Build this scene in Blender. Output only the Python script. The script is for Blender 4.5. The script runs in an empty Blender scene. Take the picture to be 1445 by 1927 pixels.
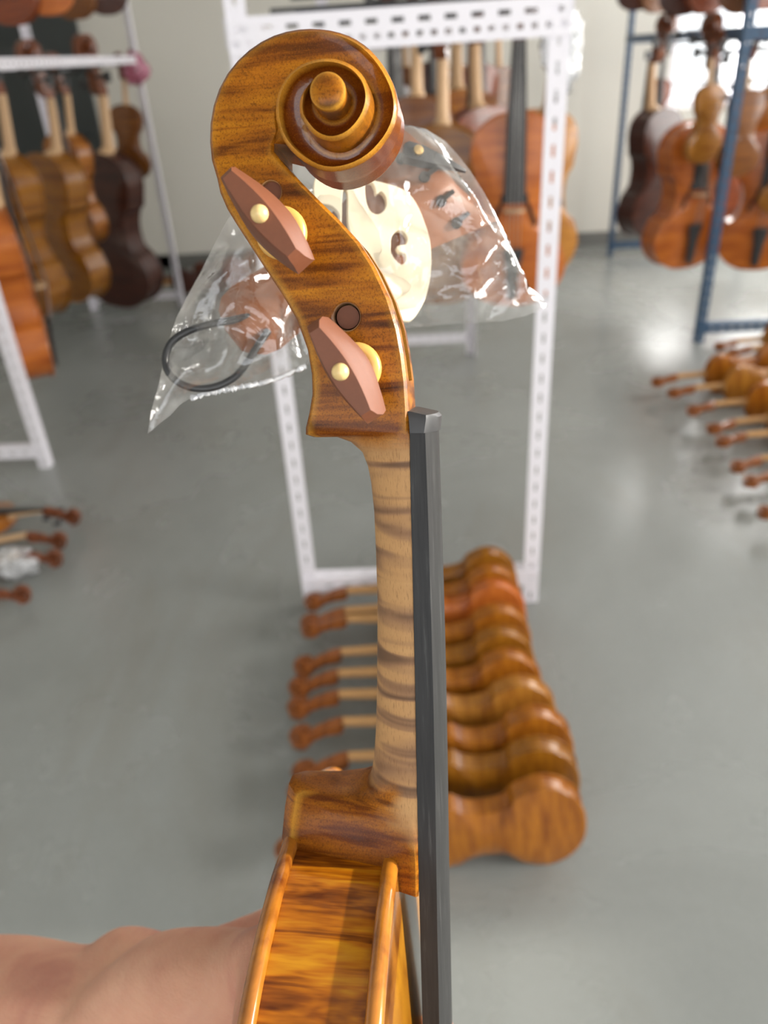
import bpy, bmesh, math, random
from mathutils import Vector, Matrix, noise
from mathutils.geometry import delaunay_2d_cdt
random.seed(7)
SC = bpy.context.scene
COL = SC.collection

# ------------------------------------------------------------------ camera
FPX, PPX, PPY, H = 1447.0, 722.5, 963.5, 1.40
PITCH, ROLL, YAW = math.radians(30.8), math.radians(3.7), math.radians(2.8)
Nd = Vector((math.sin(ROLL)*math.cos(PITCH), math.cos(ROLL)*math.cos(PITCH), math.sin(PITCH)))
UPc = -Nd
Fc = Vector((0, 0, 1)); Fc = (Fc - UPc*Fc.dot(UPc)).normalized()
Xc = Fc.cross(UPc)
if Xc.x < 0: Xc = -Xc
Yw = Fc*math.cos(YAW) + Xc*math.sin(YAW)          # world Y runs along the racks
Xw = Xc*math.cos(YAW) - Fc*math.sin(YAW)
C2W = Matrix((Xw, Yw, UPc))                       # camera (right, down, forward) -> world
EYE = Vector((0, 0, H))
cam = bpy.data.cameras.new('camera'); camo = bpy.data.objects.new('camera', cam); COL.objects.link(camo)
cam.sensor_fit = 'AUTO'; cam.sensor_width = 36.0; cam.lens = FPX/1927*36.0
cam.clip_start = 0.01; cam.clip_end = 100
R = C2W @ Matrix(((1, 0, 0), (0, -1, 0), (0, 0, -1)))
camo.matrix_world = Matrix.Translation(EYE) @ R.to_4x4()
cam.dof.use_dof = True; cam.dof.focus_distance = 0.200; cam.dof.aperture_fstop = 12.0
SC.camera = camo

# ------------------------------------------------------------------ light
SC.view_settings.view_transform = 'Standard'; SC.view_settings.look = 'None'
SC.view_settings.gamma = 1.0; SC.view_settings.use_curve_mapping = False
SC.view_settings.exposure = 0.0
W = bpy.data.worlds.new('sky'); SC.world = W; W.use_nodes = True
W.node_tree.nodes['Background'].inputs[0].default_value = (0.93, 0.97, 1.0, 1)
W.node_tree.nodes['Background'].inputs[1].default_value = 2.2
def area(name, loc, direction, sx, sy, power, col=(1, 1, 1)):
    l = bpy.data.lights.new(name, 'AREA'); l.shape = 'RECTANGLE'; l.size = sx; l.size_y = sy
    l.energy = power; l.color = col
    o = bpy.data.objects.new(name, l); COL.objects.link(o); o.location = loc
    o.rotation_euler = Vector(direction).to_track_quat('-Z', 'Y').to_euler()
    return o
area('back_window_daylight', (2.75, 6.62, 1.75), (0, -1, 0), 1.7, 1.7, 190, (1, .98, .95))
area('right_window_daylight', (3.78, 0.0, 1.75), (-1, 0, 0), 1.9, 1.7, 235, (1, .97, .92))
area('right_wall_fill', (3.57, 4.1, 1.75), (-1, 0, 0), 2.6, 1.7, 115, (1, .98, .95))  # unseen fill lamp, added to brighten the back wall
area('front_window_daylight', (-0.3, -2.62, 1.8), (0, 1, 0), 4.4, 1.6, 42, (.97, .98, 1))
sun = bpy.data.lights.new('sun', 'SUN'); sun.energy = 7.5; sun.angle = math.radians(1.5); sun.color = (1, .93, .82)
suno = bpy.data.objects.new('sun', sun); COL.objects.link(suno)
sdir = C2W @ Vector((1.0, -0.30, -0.17))
suno.rotation_euler = (-sdir).to_track_quat('-Z', 'Y').to_euler(); suno.location = EYE + sdir*8

# ------------------------------------------------------------------ pixels to places
def ray(px, py): return C2W @ Vector(((px-PPX)/FPX, (py-PPY)/FPX, 1))
def G(px, py, z=0.0):
    d = ray(px, py); return EYE + d*((z-H)/d.z)
def AY(px, py, Y):
    d = ray(px, py); return EYE + d*(Y/d.y)
class Frame:
    """an upright plane in space: origin, r (right), u (up), n (towards the viewer)"""
    def __init__(s, px, py, depth, n, u):
        s.o = Vector(((px-PPX)/FPX, (py-PPY)/FPX, 1))*depth
        s.n = Vector(n).normalized(); u = Vector(u)
        s.u = (u - s.n*u.dot(s.n)).normalized(); s.r = s.u.cross(s.n)
        if s.r.x < 0: s.r = -s.r
    def V(s, px, py, d=0.0):
        q = Vector(((px-PPX)/FPX, (py-PPY)/FPX, 1))
        c = q*((d + s.n.dot(s.o))/s.n.dot(q)) - s.o
        return Vector((c.dot(s.r), c.dot(s.u), d))
    def matrix(s):
        r, u, n = (C2W@s.r, C2W@s.u, C2W@s.n); o = EYE + C2W@s.o
        return Matrix(((r.x, u.x, n.x, o.x), (r.y, u.y, n.y, o.y), (r.z, u.z, n.z, o.z), (0, 0, 0, 1)))

# ------------------------------------------------------------------ mesh helpers
class MB:
    def __init__(s): s.v = []; s.f = []; s.a = []; s.cur = (0, 0, 0)
    def vert(s, p, a=None): s.v.append(tuple(p)); s.a.append(a or s.cur); return len(s.v)-1
    def add(s, vs, fs):
        b = len(s.v)
        for p in vs: s.vert(p)
        for f in fs: s.f.append(tuple(i+b for i in f))
    def loft(s, rings, closed=True, cap0=True, cap1=True):
        n = len(rings[0]); b = len(s.v)
        for r in rings:
            for p in r: s.vert(p)
        for i in range(len(rings)-1):
            for j in range(n if closed else n-1):
                k = (j+1) % n
                s.f.append((b+i*n+j, b+i*n+k, b+(i+1)*n+k, b+(i+1)*n+j))
        if closed and cap0: s.f.append(tuple(b+j for j in reversed(range(n))))
        if closed and cap1: s.f.append(tuple(b+(len(rings)-1)*n+j for j in range(n)))
    def box(s, c, size, m=None):
        x, y, z = (q/2 for q in size)
        vs = [Vector((i*x, j*y, k*z)) for i in (-1, 1) for j in (-1, 1) for k in (-1, 1)]
        if m: vs = [m @ p for p in vs]
        vs = [p + Vector(c) for p in vs]
        s.add(vs, [(0, 1, 3, 2), (4, 6, 7, 5), (0, 4, 5, 1), (2, 3, 7, 6), (0, 2, 6, 4), (1, 5, 7, 3)])
    def tube(s, pts, r, n=8, cap=True, flat=1.0):
        pts = [Vector(p) for p in pts]; rs = r if isinstance(r, (list, tuple)) else [r]*len(pts)
        ref = None; rings = []
        for i, p in enumerate(pts):
            t = (pts[min(i+1, len(pts)-1)] - pts[max(i-1, 0)]).normalized()
            if ref is None:
                ref = Vector((0, 0, 1)) if abs(t.z) < .9 else Vector((1, 0, 0))
            x = (ref - t*ref.dot(t)).normalized(); y = t.cross(x); ref = x
            rings.append([p + (x*math.cos(2*math.pi*k/n)*flat + y*math.sin(2*math.pi*k/n))*rs[i] for k in range(n)])
        s.loft(rings, True, cap, cap)
    def lathe(s, prof, o, ax, n=20):
        o = Vector(o); ax = Vector(ax).normalized()
        x = ax.orthogonal().normalized(); y = ax.cross(x)
        s.loft([[o + ax*h + (x*math.cos(2*math.pi*k/n) + y*math.sin(2*math.pi*k/n))*r for k in range(n)] for r, h in prof])
    def mesh(s, name, mat=None, smooth=True, angle=50, attr=False):
        me = bpy.data.meshes.new(name); me.from_pydata(s.v, [], s.f); me.validate()
        if attr:
            c = me.color_attributes.new('mask', 'FLOAT_COLOR', 'POINT')
            for i, a in enumerate(s.a): c.data[i].color = a if len(a) == 4 else (*a, 0)
        bm = bmesh.new(); bm.from_mesh(me); bmesh.ops.recalc_face_normals(bm, faces=bm.faces); bm.to_mesh(me); bm.free()
        if smooth:
            me.shade_smooth()
            if angle: me.set_sharp_from_angle(angle=math.radians(angle))
        if mat: me.materials.append(mat)
        return me
    def build(s, name, mat, parent=None, **k): return link(name, s.mesh(name, mat, **k), parent)
def link(name, me, parent=None):
    o = bpy.data.objects.new(name, me); COL.objects.link(o)
    if parent: o.parent = parent
    return o
def tag(o, label=None, cat=None, group=None, kind=None):
    if label: o['label'] = label
    if cat: o['category'] = cat
    if group: o['group'] = group
    if kind: o['kind'] = kind
    return o
def thing(name, label, cat, m=None, group=None):
    o = bpy.data.objects.new(name, None); COL.objects.link(o); o.empty_display_size = .05
    if m is not None: o.matrix_world = m
    return tag(o, label, cat, group)
def catmull(pts, n, closed=False):
    pts = [Vector(p) for p in pts]; out = []; m = len(pts)
    for i in range(m if closed else m-1):
        g = (lambda k: pts[k % m]) if closed else (lambda k: pts[max(0, min(m-1, k))])
        a, b, c, d = g(i-1), g(i), g(i+1), g(i+2)
        for k in range(n):
            t = k/n
            out.append(.5*((2*b) + (c-a)*t + (2*a-5*b+4*c-d)*t*t + (3*b-a-3*c+d)*t**3))
    if not closed: out.append(pts[-1])
    return out
def lerp(a, b, t): return a+(b-a)*t

# ------------------------------------------------------------------ materials
class NT:
    def __init__(s, name):
        s.m = bpy.data.materials.new(name); s.m.use_nodes = True; s.t = s.m.node_tree; s.t.nodes.clear()
        s.out = s.n('ShaderNodeOutputMaterial')
    def n(s, typ, **kw):
        nd = s.t.nodes.new(typ)
        for k, v in kw.items(): setattr(nd, k, v)
        return nd
    def l(s, a, b): s.t.links.new(a, b)
    def setin(s, nd, **kw):
        for k, v in kw.items():
            i = nd.inputs[k.replace('_', ' ')]
            if hasattr(v, 'links'): s.l(v, i)
            else: i.default_value = v
    def coord(s, scale=(1, 1, 1), rot=(0, 0, 0), out='Object'):
        tc = s.n('ShaderNodeTexCoord'); mp = s.n('ShaderNodeMapping')
        mp.inputs['Scale'].default_value = scale; mp.inputs['Rotation'].default_value = rot
        s.l(tc.outputs[out], mp.inputs[0]); return mp.outputs[0]
    def noise(s, vec, scale, detail=3, rough=.5, dist=0):
        nd = s.n('ShaderNodeTexNoise'); s.l(vec, nd.inputs['Vector'])
        nd.inputs['Scale'].default_value = scale; nd.inputs['Detail'].default_value = detail
        nd.inputs['Roughness'].default_value = rough; nd.inputs['Distortion'].default_value = dist
        return nd.outputs['Fac']
    def ramp(s, fac, stops):
        nd = s.n('ShaderNodeValToRGB'); s.l(fac, nd.inputs[0]); e = nd.color_ramp.elements
        while len(e) > 1: e.remove(e[-1])
        for i, (p, c) in enumerate(stops):
            x = e[0] if i == 0 else e.new(p)
            x.position = p; x.color = (*c, 1) if len(c) == 3 else c
        return nd.outputs[0]
    def mix(s, fac, a, b, mode='MIX'):
        nd = s.n('ShaderNodeMix', data_type='RGBA', blend_type=mode)
        for i, v in ((0, fac), (6, a), (7, b)):
            if hasattr(v, 'links'): s.l(v, nd.inputs[i])
            else: nd.inputs[i].default_value = v if i == 0 else (*v, 1)
        return nd.outputs[2]
    def math(s, op, a, b=0.0, clamp=False):
        nd = s.n('ShaderNodeMath', operation=op, use_clamp=clamp)
        for i, v in ((0, a), (1, b)):
            if hasattr(v, 'links'): s.l(v, nd.inputs[i])
            else: nd.inputs[i].default_value = v
        return nd.outputs[0]
    def bsdf(s, **kw):
        b = s.n('ShaderNodeBsdfPrincipled')
        for k, v in kw.items():
            i = b.inputs[k.replace('_', ' ')]
            if hasattr(v, 'links'): s.l(v, i)
            elif isinstance(v, tuple) and len(v) == 3: i.default_value = (*v, 1)
            else: i.default_value = v
        s.l(b.outputs[0], s.out.inputs[0]); return b
    def bump(s, b, h, strength=.2, dist=.0005):
        nd = s.n('ShaderNodeBump'); nd.inputs['Strength'].default_value = strength; nd.inputs['Distance'].default_value = dist
        s.l(h, nd.inputs['Height']); s.l(nd.outputs[0], b.inputs['Normal'])
def plain(name, col, rough=.5, var=.12, scale=40, metal=0.0, **kw):
    t = NT(name); v = t.coord()
    c = t.mix(t.noise(v, scale), tuple(x*(1-var) for x in col), tuple(min(1, x*(1+var)) for x in col))
    t.bsdf(Base_Color=c, Roughness=rough, Metallic=metal, **kw); return t.m
def shop_varnish(name, light, dark, rough=.36):
    t = NT(name); v = t.coord((1.2, 9, 1.2)); w = t.coord()
    c = t.ramp(t.noise(v, 3.0, 3, .6), [(.3, dark), (.62, light)])
    c = t.mix(t.math('MULTIPLY', t.noise(w, 4, 2), .5), c, dark)
    t.bsdf(Base_Color=c, Roughness=rough, Coat_Weight=.35, Coat_Roughness=.12, Specular_IOR_Level=.3); return t.m

def flamed(name):
    """held violin: flamed maple, amber antiqued varnish, bare neck. mask R = varnish, G = worn edge, B = thick dark varnish"""
    t = NT(name)
    at = t.n('ShaderNodeVertexColor', layer_name='mask'); sep = t.n('ShaderNodeSeparateColor'); t.l(at.outputs[0], sep.inputs[0])
    vr, we, dp = sep.outputs[0], sep.outputs[1], sep.outputs[2]
    flame = t.noise(t.coord((16, 175, 40), (0, 0, .10)), 1.0, 3, .6, .9)
    flame2 = t.noise(t.coord((30, 330, 60), (0, 0, .16)), 1.0, 2, .5, .6)
    fleck = t.noise(t.coord((1900, 1500, 1500)), 1.0, 3, .65)
    blotch = t.noise(t.coord(), 70, 4, .6)
    fl = t.math('ADD', t.math('MULTIPLY', flame, .72), t.math('MULTIPLY', flame2, .28))
    var = t.ramp(fl, [(.37, (.062, .016, .0018)), (.45, (.17, .047, .003)), (.52, (.35, .112, .005)), (.64, (.50, .185, .007))])
    var = t.mix(t.ramp(blotch, [(.45, (0, 0, 0)), (.75, (.55, .55, .55))]), var, (.20, .055, .005))
    var = t.mix(t.ramp(fleck, [(.50, (0, 0, 0)), (.66, (.6, .6, .6))]), var, (.07, .019, .003))
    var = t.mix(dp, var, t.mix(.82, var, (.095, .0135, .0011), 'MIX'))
    var = t.mix(t.math('MULTIPLY', we, t.ramp(blotch, [(.3, (.35, .35, .35)), (.6, (1, 1, 1))])), var, (.55, .27, .035))
    spk = t.noise(t.coord((3400, 2600, 2600)), 1.0, 2, .7)
    var = t.mix(t.ramp(spk, [(.52, (0, 0, 0)), (.66, (.30, .30, .30))]), var, (.055, .014, .0015))
    var = t.mix(t.ramp(spk, [(.34, (.16, .16, .16)), (.44, (0, 0, 0))]), var, (.52, .19, .008))
    bare_f = t.noise(t.coord((13, 165, 30), (0, 0, .24)), 1.0, 1.5, .5, .6)
    bare = t.ramp(bare_f, [(.35, (.15, .085, .050)), (.45, (.29, .16, .085)), (.54, (.47, .265, .115)), (.7, (.52, .30, .13))])
    pores = t.noise(t.coord((3000, 420, 2000)), 1.0, 2, .6)
    bare = t.mix(t.ramp(pores, [(.55, (0, 0, 0)), (.7, (.45, .45, .45))]), bare, (.17, .085, .04))
    edge = t.math('ADD', vr, t.math('MULTIPLY', t.math('SUBTRACT', blotch, .5), .8), True)
    edge = t.ramp(edge, [(.2, (0, 0, 0)), (.8, (1, 1, 1))])
    c = t.mix(edge, bare, var)
    b = t.bsdf(Base_Color=c, Roughness=t.math('SUBTRACT', .55, t.math('MULTIPLY', edge, .27)),
               Coat_Weight=t.math('ADD', t.math('MULTIPLY', edge, .06), t.math('MULTIPLY', at.outputs['Alpha'], .6)), Coat_Roughness=.04, Specular_IOR_Level=.17)
    t.bump(b, t.math('ADD', fleck, blotch), .12, .0003)
    return t.m
M = {}
M['flamed'] = flamed('flamed_maple')
def rib_mat():
    t = NT('rib_maple')
    flame = t.noise(t.coord((22, 60, 150), (.0, 0.22, 0)), 1.0, 3, .6, .8)
    fine = t.noise(t.coord((90, 700, 700)), 1.0, 2, .5)
    bl = t.noise(t.coord(), 60, 4)
    f = t.math('ADD', t.math('MULTIPLY', flame, .8), t.math('MULTIPLY', fine, .2))
    c = t.ramp(f, [(.35, (.085, .018, .0015)), (.44, (.22, .058, .003)), (.51, (.42, .128, .004)), (.62, (.58, .25, .009))])
    c = t.mix(t.ramp(bl, [(.5, (0, 0, 0)), (.8, (.5, .5, .5))]), c, (.22, .05, .004))
    b = t.bsdf(Base_Color=c, Roughness=.25, Coat_Weight=.3, Coat_Roughness=.06, Specular_IOR_Level=.3)
    t.bump(b, bl, .08, .0004); return t.m
M['rib'] = rib_mat()
def plate_mat(name, a, b_):
    t = NT(name); c = t.ramp(t.noise(t.coord((60, 40, 60)), 1.0, 5, .6, .6), [(.3, b_), (.55, a), (.75, tuple(min(1, x*1.35) for x in a))])
    t.bsdf(Base_Color=c, Roughness=.2, Coat_Weight=.7, Coat_Roughness=.08); return t.m
M['plate'] = plate_mat('plate_varnish', (.42, .15, .015), (.13, .03, .004))
M['belly'] = plate_mat('belly_varnish', (.52, .22, .015), (.34, .12, .008))
M['ebony'] = plain('ebony', (.030, .030, .032), .42, .25, 300)
def ebony_board():
    t = NT('ebony_board'); g = t.noise(t.coord((900, 40, 900)), 1.0, 4, .6)
    c = t.ramp(g, [(.3, (.012, .012, .0125)), (.6, (.022, .022, .0225)), (.75, (.055, .055, .055))])
    b = t.bsdf(Base_Color=c, Roughness=.5, Specular_IOR_Level=.3); t.bump(b, g, .15, .0002); return t.m
M['board'] = ebony_board()
M['rosewood'] = plain('rosewood', (.18, .062, .030), .5, .10, 900, Coat_Weight=.05, Coat_Roughness=.25, Specular_IOR_Level=.3)
M['tail_wood'] = plain('tailpiece_rosewood', (.22, .072, .022), .4, .25, 160)
M['boxwood'] = plain('boxwood', (.74, .53, .23), .35, .10, 300, Coat_Weight=.3)
M['boxwood_dark'] = plain('golden_boxwood', (.70, .40, .10), .35, .10, 300, Coat_Weight=.3)
M['bridge'] = plain('bridge_maple', (.90, .80, .60), .5, .06, 200)
M['gut'] = plain('tail_gut_plastic', (.022, .023, .025), .35, .1, 100)
M['brass'] = plain('brass', (.75, .5, .2), .3, .1, 200, 1.0)
M['white_metal'] = plain('white_powder_coat', (.78, .76, .82), .42, .03, 30)
M['blue_metal'] = plain('blue_powder_coat', (.032, .082, .16), .45, .15, 30)
M['dark_metal'] = plain('dark_steel', (.03, .032, .035), .4, .15, 30)
M['pale_neck'] = plain('bare_neck_maple', (.62, .40, .22), .5, .12, 40)
M['gold_neck'] = plain('golden_neck_maple', (.50, .27, .10), .45, .15, 40)
M['string'] = plain('steel_string', (.45, .44, .43), .3, .1, 40, 1.0)
M['hole'] = plain('f_hole_black', (.012, .007, .005), .8, .2, 20)
VAR = {
 'honey': shop_varnish('honey_varnish', (.50, .22, .03), (.24, .08, .010)),
 'amber': shop_varnish('amber_varnish', (.46, .165, .012), (.20, .053, .004)),
 'orange': shop_varnish('orange_varnish', (.58, .17, .025), (.33, .075, .012)),
 'brown': shop_varnish('brown_varnish', (.24, .085, .012), (.11, .032, .006)),
 'olive': shop_varnish('golden_brown_varnish', (.36, .145, .010), (.18, .058, .004)),
 'dark': shop_varnish('dark_brown_varnish', (.075, .022, .012), (.035, .010, .007)),
 'rust': shop_varnish('rust_varnish', (.26, .055, .012), (.12, .026, .008)),
 'gold_head': shop_varnish('golden_brown_head_varnish', (.34, .11, .022), (.13, .035, .010)),
 'head': shop_varnish('red_brown_head_varnish', (.22, .065, .020), (.09, .024, .010)),
}
def skin_mat():
    t = NT('skin'); v = t.coord()
    c = t.ramp(t.noise(v, 28, 4, .55, .4), [(.3, (.46, .185, .135)), (.5, (.60, .30, .20)), (.7, (.66, .36, .24))])
    fine = t.noise(v, 900, 3, .6); cre = t.noise(t.coord((120, 600, 120)), 1, 3)
    b = t.bsdf(Base_Color=c, Roughness=.48, Subsurface_Weight=.25, Subsurface_Scale=.006)
    b.inputs['Subsurface Radius'].default_value = (1, .35, .2)
    t.bump(b, t.math('ADD', fine, cre), .25, .0008); return t.m
M['skin'] = skin_mat()
M['nail'] = plain('nail', (.72, .42, .34), .3, .05, 100)
def film(name, haze=.10, tint=(1, 1, 1), rough=.07, wr=True):
    t = NT(name)
    tr = t.n('ShaderNodeBsdfTransparent'); tr.inputs[0].default_value = (*[min(1, x*.985) for x in tint], 1)
    gl = t.n('ShaderNodeBsdfGlossy'); gl.inputs['Roughness'].default_value = rough
    df = t.n('ShaderNodeBsdfDiffuse'); df.inputs[0].default_value = (*[x*.9 for x in tint], 1)
    tl = t.n('ShaderNodeBsdfTranslucent'); tl.inputs[0].default_value = (*[x*.9 for x in tint], 1)
    fr = t.n('ShaderNodeFresnel'); gm = t.n('ShaderNodeNewGeometry')
    t.l(t.math('SUBTRACT', 1.5, t.math('MULTIPLY', gm.outputs['Backfacing'], 1.5-1/1.5)), fr.inputs[0])   # a thin sheet: the same from both sides
    m0 = t.n('ShaderNodeMixShader'); m0.inputs[0].default_value = .5; t.l(df.outputs[0], m0.inputs[1]); t.l(tl.outputs[0], m0.inputs[2])
    m1 = t.n('ShaderNodeMixShader')
    hz = t.ramp(t.noise(t.coord(), 45, 4, .6, .5), [(.35, (haze*.4,)*3), (.7, (haze*1.7,)*3)])
    t.l(hz, m1.inputs[0]); t.l(tr.outputs[0], m1.inputs[1]); t.l(m0.outputs[0], m1.inputs[2])
    m2 = t.n('ShaderNodeMixShader'); t.l(t.math('MULTIPLY', fr.outputs[0], 2.2, True), m2.inputs[0])
    t.l(m1.outputs[0], m2.inputs[1]); t.l(gl.outputs[0], m2.inputs[2]); t.l(m2.outputs[0], t.out.inputs[0])
    if wr:
        bp = t.n('ShaderNodeBump'); bp.inputs['Strength'].default_value = .4; bp.inputs['Distance'].default_value = .0015
        t.l(t.noise(t.coord(), 90, 3, .5, 1.2), bp.inputs['Height'])
        t.l(bp.outputs[0], gl.inputs['Normal'])
    return t.m
M['film'] = film('clear_plastic_film', .07, rough=.045)
M['pink_film'] = film('pink_plastic_film', .7, (.85, .35, .5), .2)
M['white_film'] = film('white_plastic_film', .75, (.95, .97, 1), .15)
M['glass'] = film('window_glass', .01, wr=False, rough=.01)

# ------------------------------------------------------------------ room
def floor_mat():
    t = NT('painted_concrete'); v = t.coord()
    big = t.noise(v, .9, 5, .6, .4); st = t.noise(t.coord((2.5, .9, 1), (0, 0, .5)), 1.0, 5, .65, .6); fine = t.noise(v, 60, 3)
    c = t.ramp(big, [(.3, (.205, .215, .205)), (.7, (.275, .29, .28))])
    c = t.mix(t.ramp(st, [(.52, (0, 0, 0)), (.72, (.45, .45, .45))]), c, (.185, .175, .145))
    c = t.mix(t.math('MULTIPLY', fine, .12), c, (.40, .41, .40))
    b = t.bsdf(Base_Color=c, Roughness=t.ramp(big, [(.3, (.20,)*3), (.7, (.34,)*3)]), Specular_IOR_Level=.5)
    t.bump(b, t.noise(v, 6, 3), .03, .003); return t.m
def wall_mat(name, col):
    t = NT(name); v = t.coord()
    c = t.mix(t.noise(v, 1.2, 4), tuple(x*.93 for x in col), col)
    b = t.bsdf(Base_Color=c, Roughness=.75); t.bump(b, t.noise(v, 50, 3), .1, .002); return t.m
M['floor'] = floor_mat(); M['wall'] = wall_mat('wall_plaster', (.72, .70, .64)); M['ceil'] = wall_mat('ceiling_plaster', (.52, .52, .50))
M['door'] = plain('dark_door_paint', (.035, .042, .042), .5, .2, 5)
XL, XR, YF, YB, ZC = -3.3, 3.6, -2.45, 6.35, 3.3
def struct(name, mb, mat, parent=None, **k):
    o = mb.build(name, mat, parent, smooth=False, **k); o['kind'] = 'structure'; return o
b = MB(); b.box(((XL+XR)/2, (YF+YB)/2, -.05), (XR-XL+.4, YB-YF+.4, .1)); struct('floor', b, M['floor'])
b = MB(); b.box(((XL+XR)/2, (YF+YB)/2, ZC+.05), (XR-XL+.4, YB-YF+.4, .1)); struct('ceiling', b, M['ceil'])
b = MB(); b.box((XL-.1, (YF+YB)/2, ZC/2), (.2, YB-YF+.4, ZC)); struct('wall_left', b, M['wall'])
def holed(name, axis, pos, lo, hi, wins):
    """wall with rectangular window openings; axis 0 = wall across x, 1 = wall across y"""
    b = MB(); edges = [lo] + [e for w in wins for e in w[:2]] + [hi]
    def seg(a, c, z0, z1):
        if c-a < 1e-4 or z1-z0 < 1e-4: return
        ce = ((a+c)/2, pos, (z0+z1)/2) if axis == 0 else (pos, (a+c)/2, (z0+z1)/2)
        b.box(ce, (c-a, .2, z1-z0) if axis == 0 else (.2, c-a, z1-z0))
    for i in range(0, len(edges), 2): seg(edges[i], edges[i+1], 0, ZC)
    for w in wins: seg(w[0], w[1], 0, w[2]); seg(w[0], w[1], w[3], ZC)
    return struct(name, b, M['wall'])
WB = [(1.93, 3.45, .93, 2.6)]; WR = [(-1.05, .95, .9, 2.65), (2.75, 5.45, .9, 2.65)]; WF = [(-2.5, 1.9, .95, 2.6)]
holed('wall_back', 0, YB+.1, XL, XR, WB); holed('wall_right', 1, XR+.1, YF-.2, YB+.2, WR); holed('wall_front', 0, YF-.1, XL, XR, WF)
def window(i, axis, pos, w, panes):
    b = MB(); a, c, z0, z1 = w
    P = (lambda u, z: (u, pos, z)) if axis == 0 else (lambda u, z: (pos, u, z))
    S = (lambda u, z: (u, .07, z)) if axis == 0 else (lambda u, z: (.07, u, z))
    for z in (z0+.025, z1-.025): b.box(P((a+c)/2, z), S(c-a, .05))
    for k in range(panes+1):
        b.box(P(lerp(a+.025, c-.025, k/panes), (z0+z1)/2), S(.05, z1-z0-.1))
    o = struct('window_%d' % i, b, M['white_metal'])
    for k in range(panes):
        g = MB(); u0, u1 = lerp(a+.025, c-.025, k/panes)+.025, lerp(a+.025, c-.025, (k+1)/panes)-.025
        g.box(P((u0+u1)/2, (z0+z1)/2), (u1-u0, .004, z1-z0-.1) if axis == 0 else (.004, u1-u0, z1-z0-.1))
        g.build('pane', M['glass'], o, smooth=False)
    return o
window(1, 0, YB+.1, WB[0], 3); window(2, 1, XR+.1, WR[0], 2); window(3, 0, YF-.1, WF[0], 4); w4 = window(4, 1, XR+.1, WR[1], 3)  # the last window is unseen, added for more light on the back wall
b = MB(); b.box((XR+.03, 4.1, 1.78), (.003, 2.66, 1.72)); b.build('added_sun_blind', plain('added_blind_fabric', (.7, .7, .68), .8), w4, smooth=False)  # unseen blind, added to keep sun patches off the floor
b = MB(); b.box((-2.72, YB-.02, 1.05), (.96, .05, 2.1)); d = struct('door_1', b, M['door'])
b = MB(); b.tube([(-2.32, YB-.045, 1.0), (-2.32, YB-.10, 1.0), (-2.44, YB-.10, 1.0)], .011); b.build('door_handle', M['dark_metal'], d)
b = MB(); b.box((XL+.95, YB-.008, .05), (0.9, .016, .1)); b.box(((-2.2+XR)/2, YB-.008, .05), (XR+2.2, .016, .1)); struct('baseboard_back', b, plain('baseboard_paint', (.16, .16, .15), .5))

# ------------------------------------------------------------------ racks of slotted angle
def slotted(mb, p0, p1, wdir, width, th=.003, pitch=.05, slot=.024, rows=1):
    """a steel strip from p0 to p1 with real slots punched along it; wdir = across"""
    p0, p1 = Vector(p0), Vector(p1); L = (p1-p0).length; e = (p1-p0)/L; w = Vector(wdir).normalized(); nn = e.cross(w)
    m = Matrix((e, w, nn)).transposed()
    rail = width*(.425 if rows == 1 else .24); gap = (width-rail*(rows+1))/rows
    for r in range(rows+1):
        mb.box(p0 + e*L/2 + w*(rail/2 + r*(rail+gap)), (L, rail, th), m)
    for r in range(rows):
        c = rail*(r+1) + gap*(r+.5); pt = pitch*(1 if r == 0 else .55); sl = slot*(1 if r == 0 else .5)
        n = max(1, int(L/pt)); pt = L/n
        for k in range(n+1):
            x0, x1 = max(0, k*pt-(pt-sl)/2), min(L, k*pt+(pt-sl)/2)
            mb.box(p0 + e*(x0+x1)/2 + w*c, (x1-x0, gap, th*.9), m)
def angle_post(name, mat, root, x, y, z0, z1, sx, sy, w=.042):
    mb = MB(); slotted(mb, (x, y, z0), (x, y, z1), (sx, 0, 0), w); slotted(mb, (x, y, z0), (x, y, z1), (0, sy, 0), w)
    mb.build(name, mat, root, smooth=False)
def angle_bar(name, mat, root, p0, p1, w=.045, rows=1, flange=(0, 0, 0)):
    mb = MB(); slotted(mb, p0, p1, (0, 0, -1), w, rows=rows)
    if any(flange): slotted(mb, p0, p1, flange, w*.8)
    mb.build(name, mat, root, smooth=False)
def rack(name, label, mat, x0, x1, y0, y1, tiers, ztop=2.3, group=None):
    root = thing(name, label, 'rack', Matrix.Identity(4), group)
    root.matrix_world = Matrix.Translation((x0, y0, 0)); I = (x1-x0, y1-y0)
    for x, sx in ((0, 1), (I[0], -1)):
        for y, sy in ((0, 1), (I[1], -1)): angle_post('post', mat, root, x, y, 0.0, ztop, sx, sy)
    for z, rows, w in tiers:
        angle_bar('end_bar', mat, root, (0, -.004, z), (I[0], -.004, z), w, rows, (0, 1, 0))
        angle_bar('end_bar', mat, root, (0, I[1]+.004, z), (I[0], I[1]+.004, z), w, 1)
        if z < .5: continue
        angle_bar('side_bar', mat, root, (-.004, 0, z), (-.004, I[1], z), w*.8)
        angle_bar('side_bar', mat, root, (I[0]+.004, 0, z), (I[0]+.004, I[1], z), w*.8)
    return root
gR = lambda px, py: G(px, py)
cx0, cx1, cy0, cy1 = G(575, 1150).x, G(1012, 1140).x, 1.80, G(900, 665).y
rackC = rack('storage_rack', 'white slotted steel rack standing straight behind the held violin', M['white_metal'], cx0, cx1, cy0, cy1,
             [(1.475, 2, .066), (.115, 1, .05), (2.25, 1, .05)])
lx1 = (G(100, 880).x+G(345, 575).x)/2; lx0 = G(160, 597).x
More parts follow.
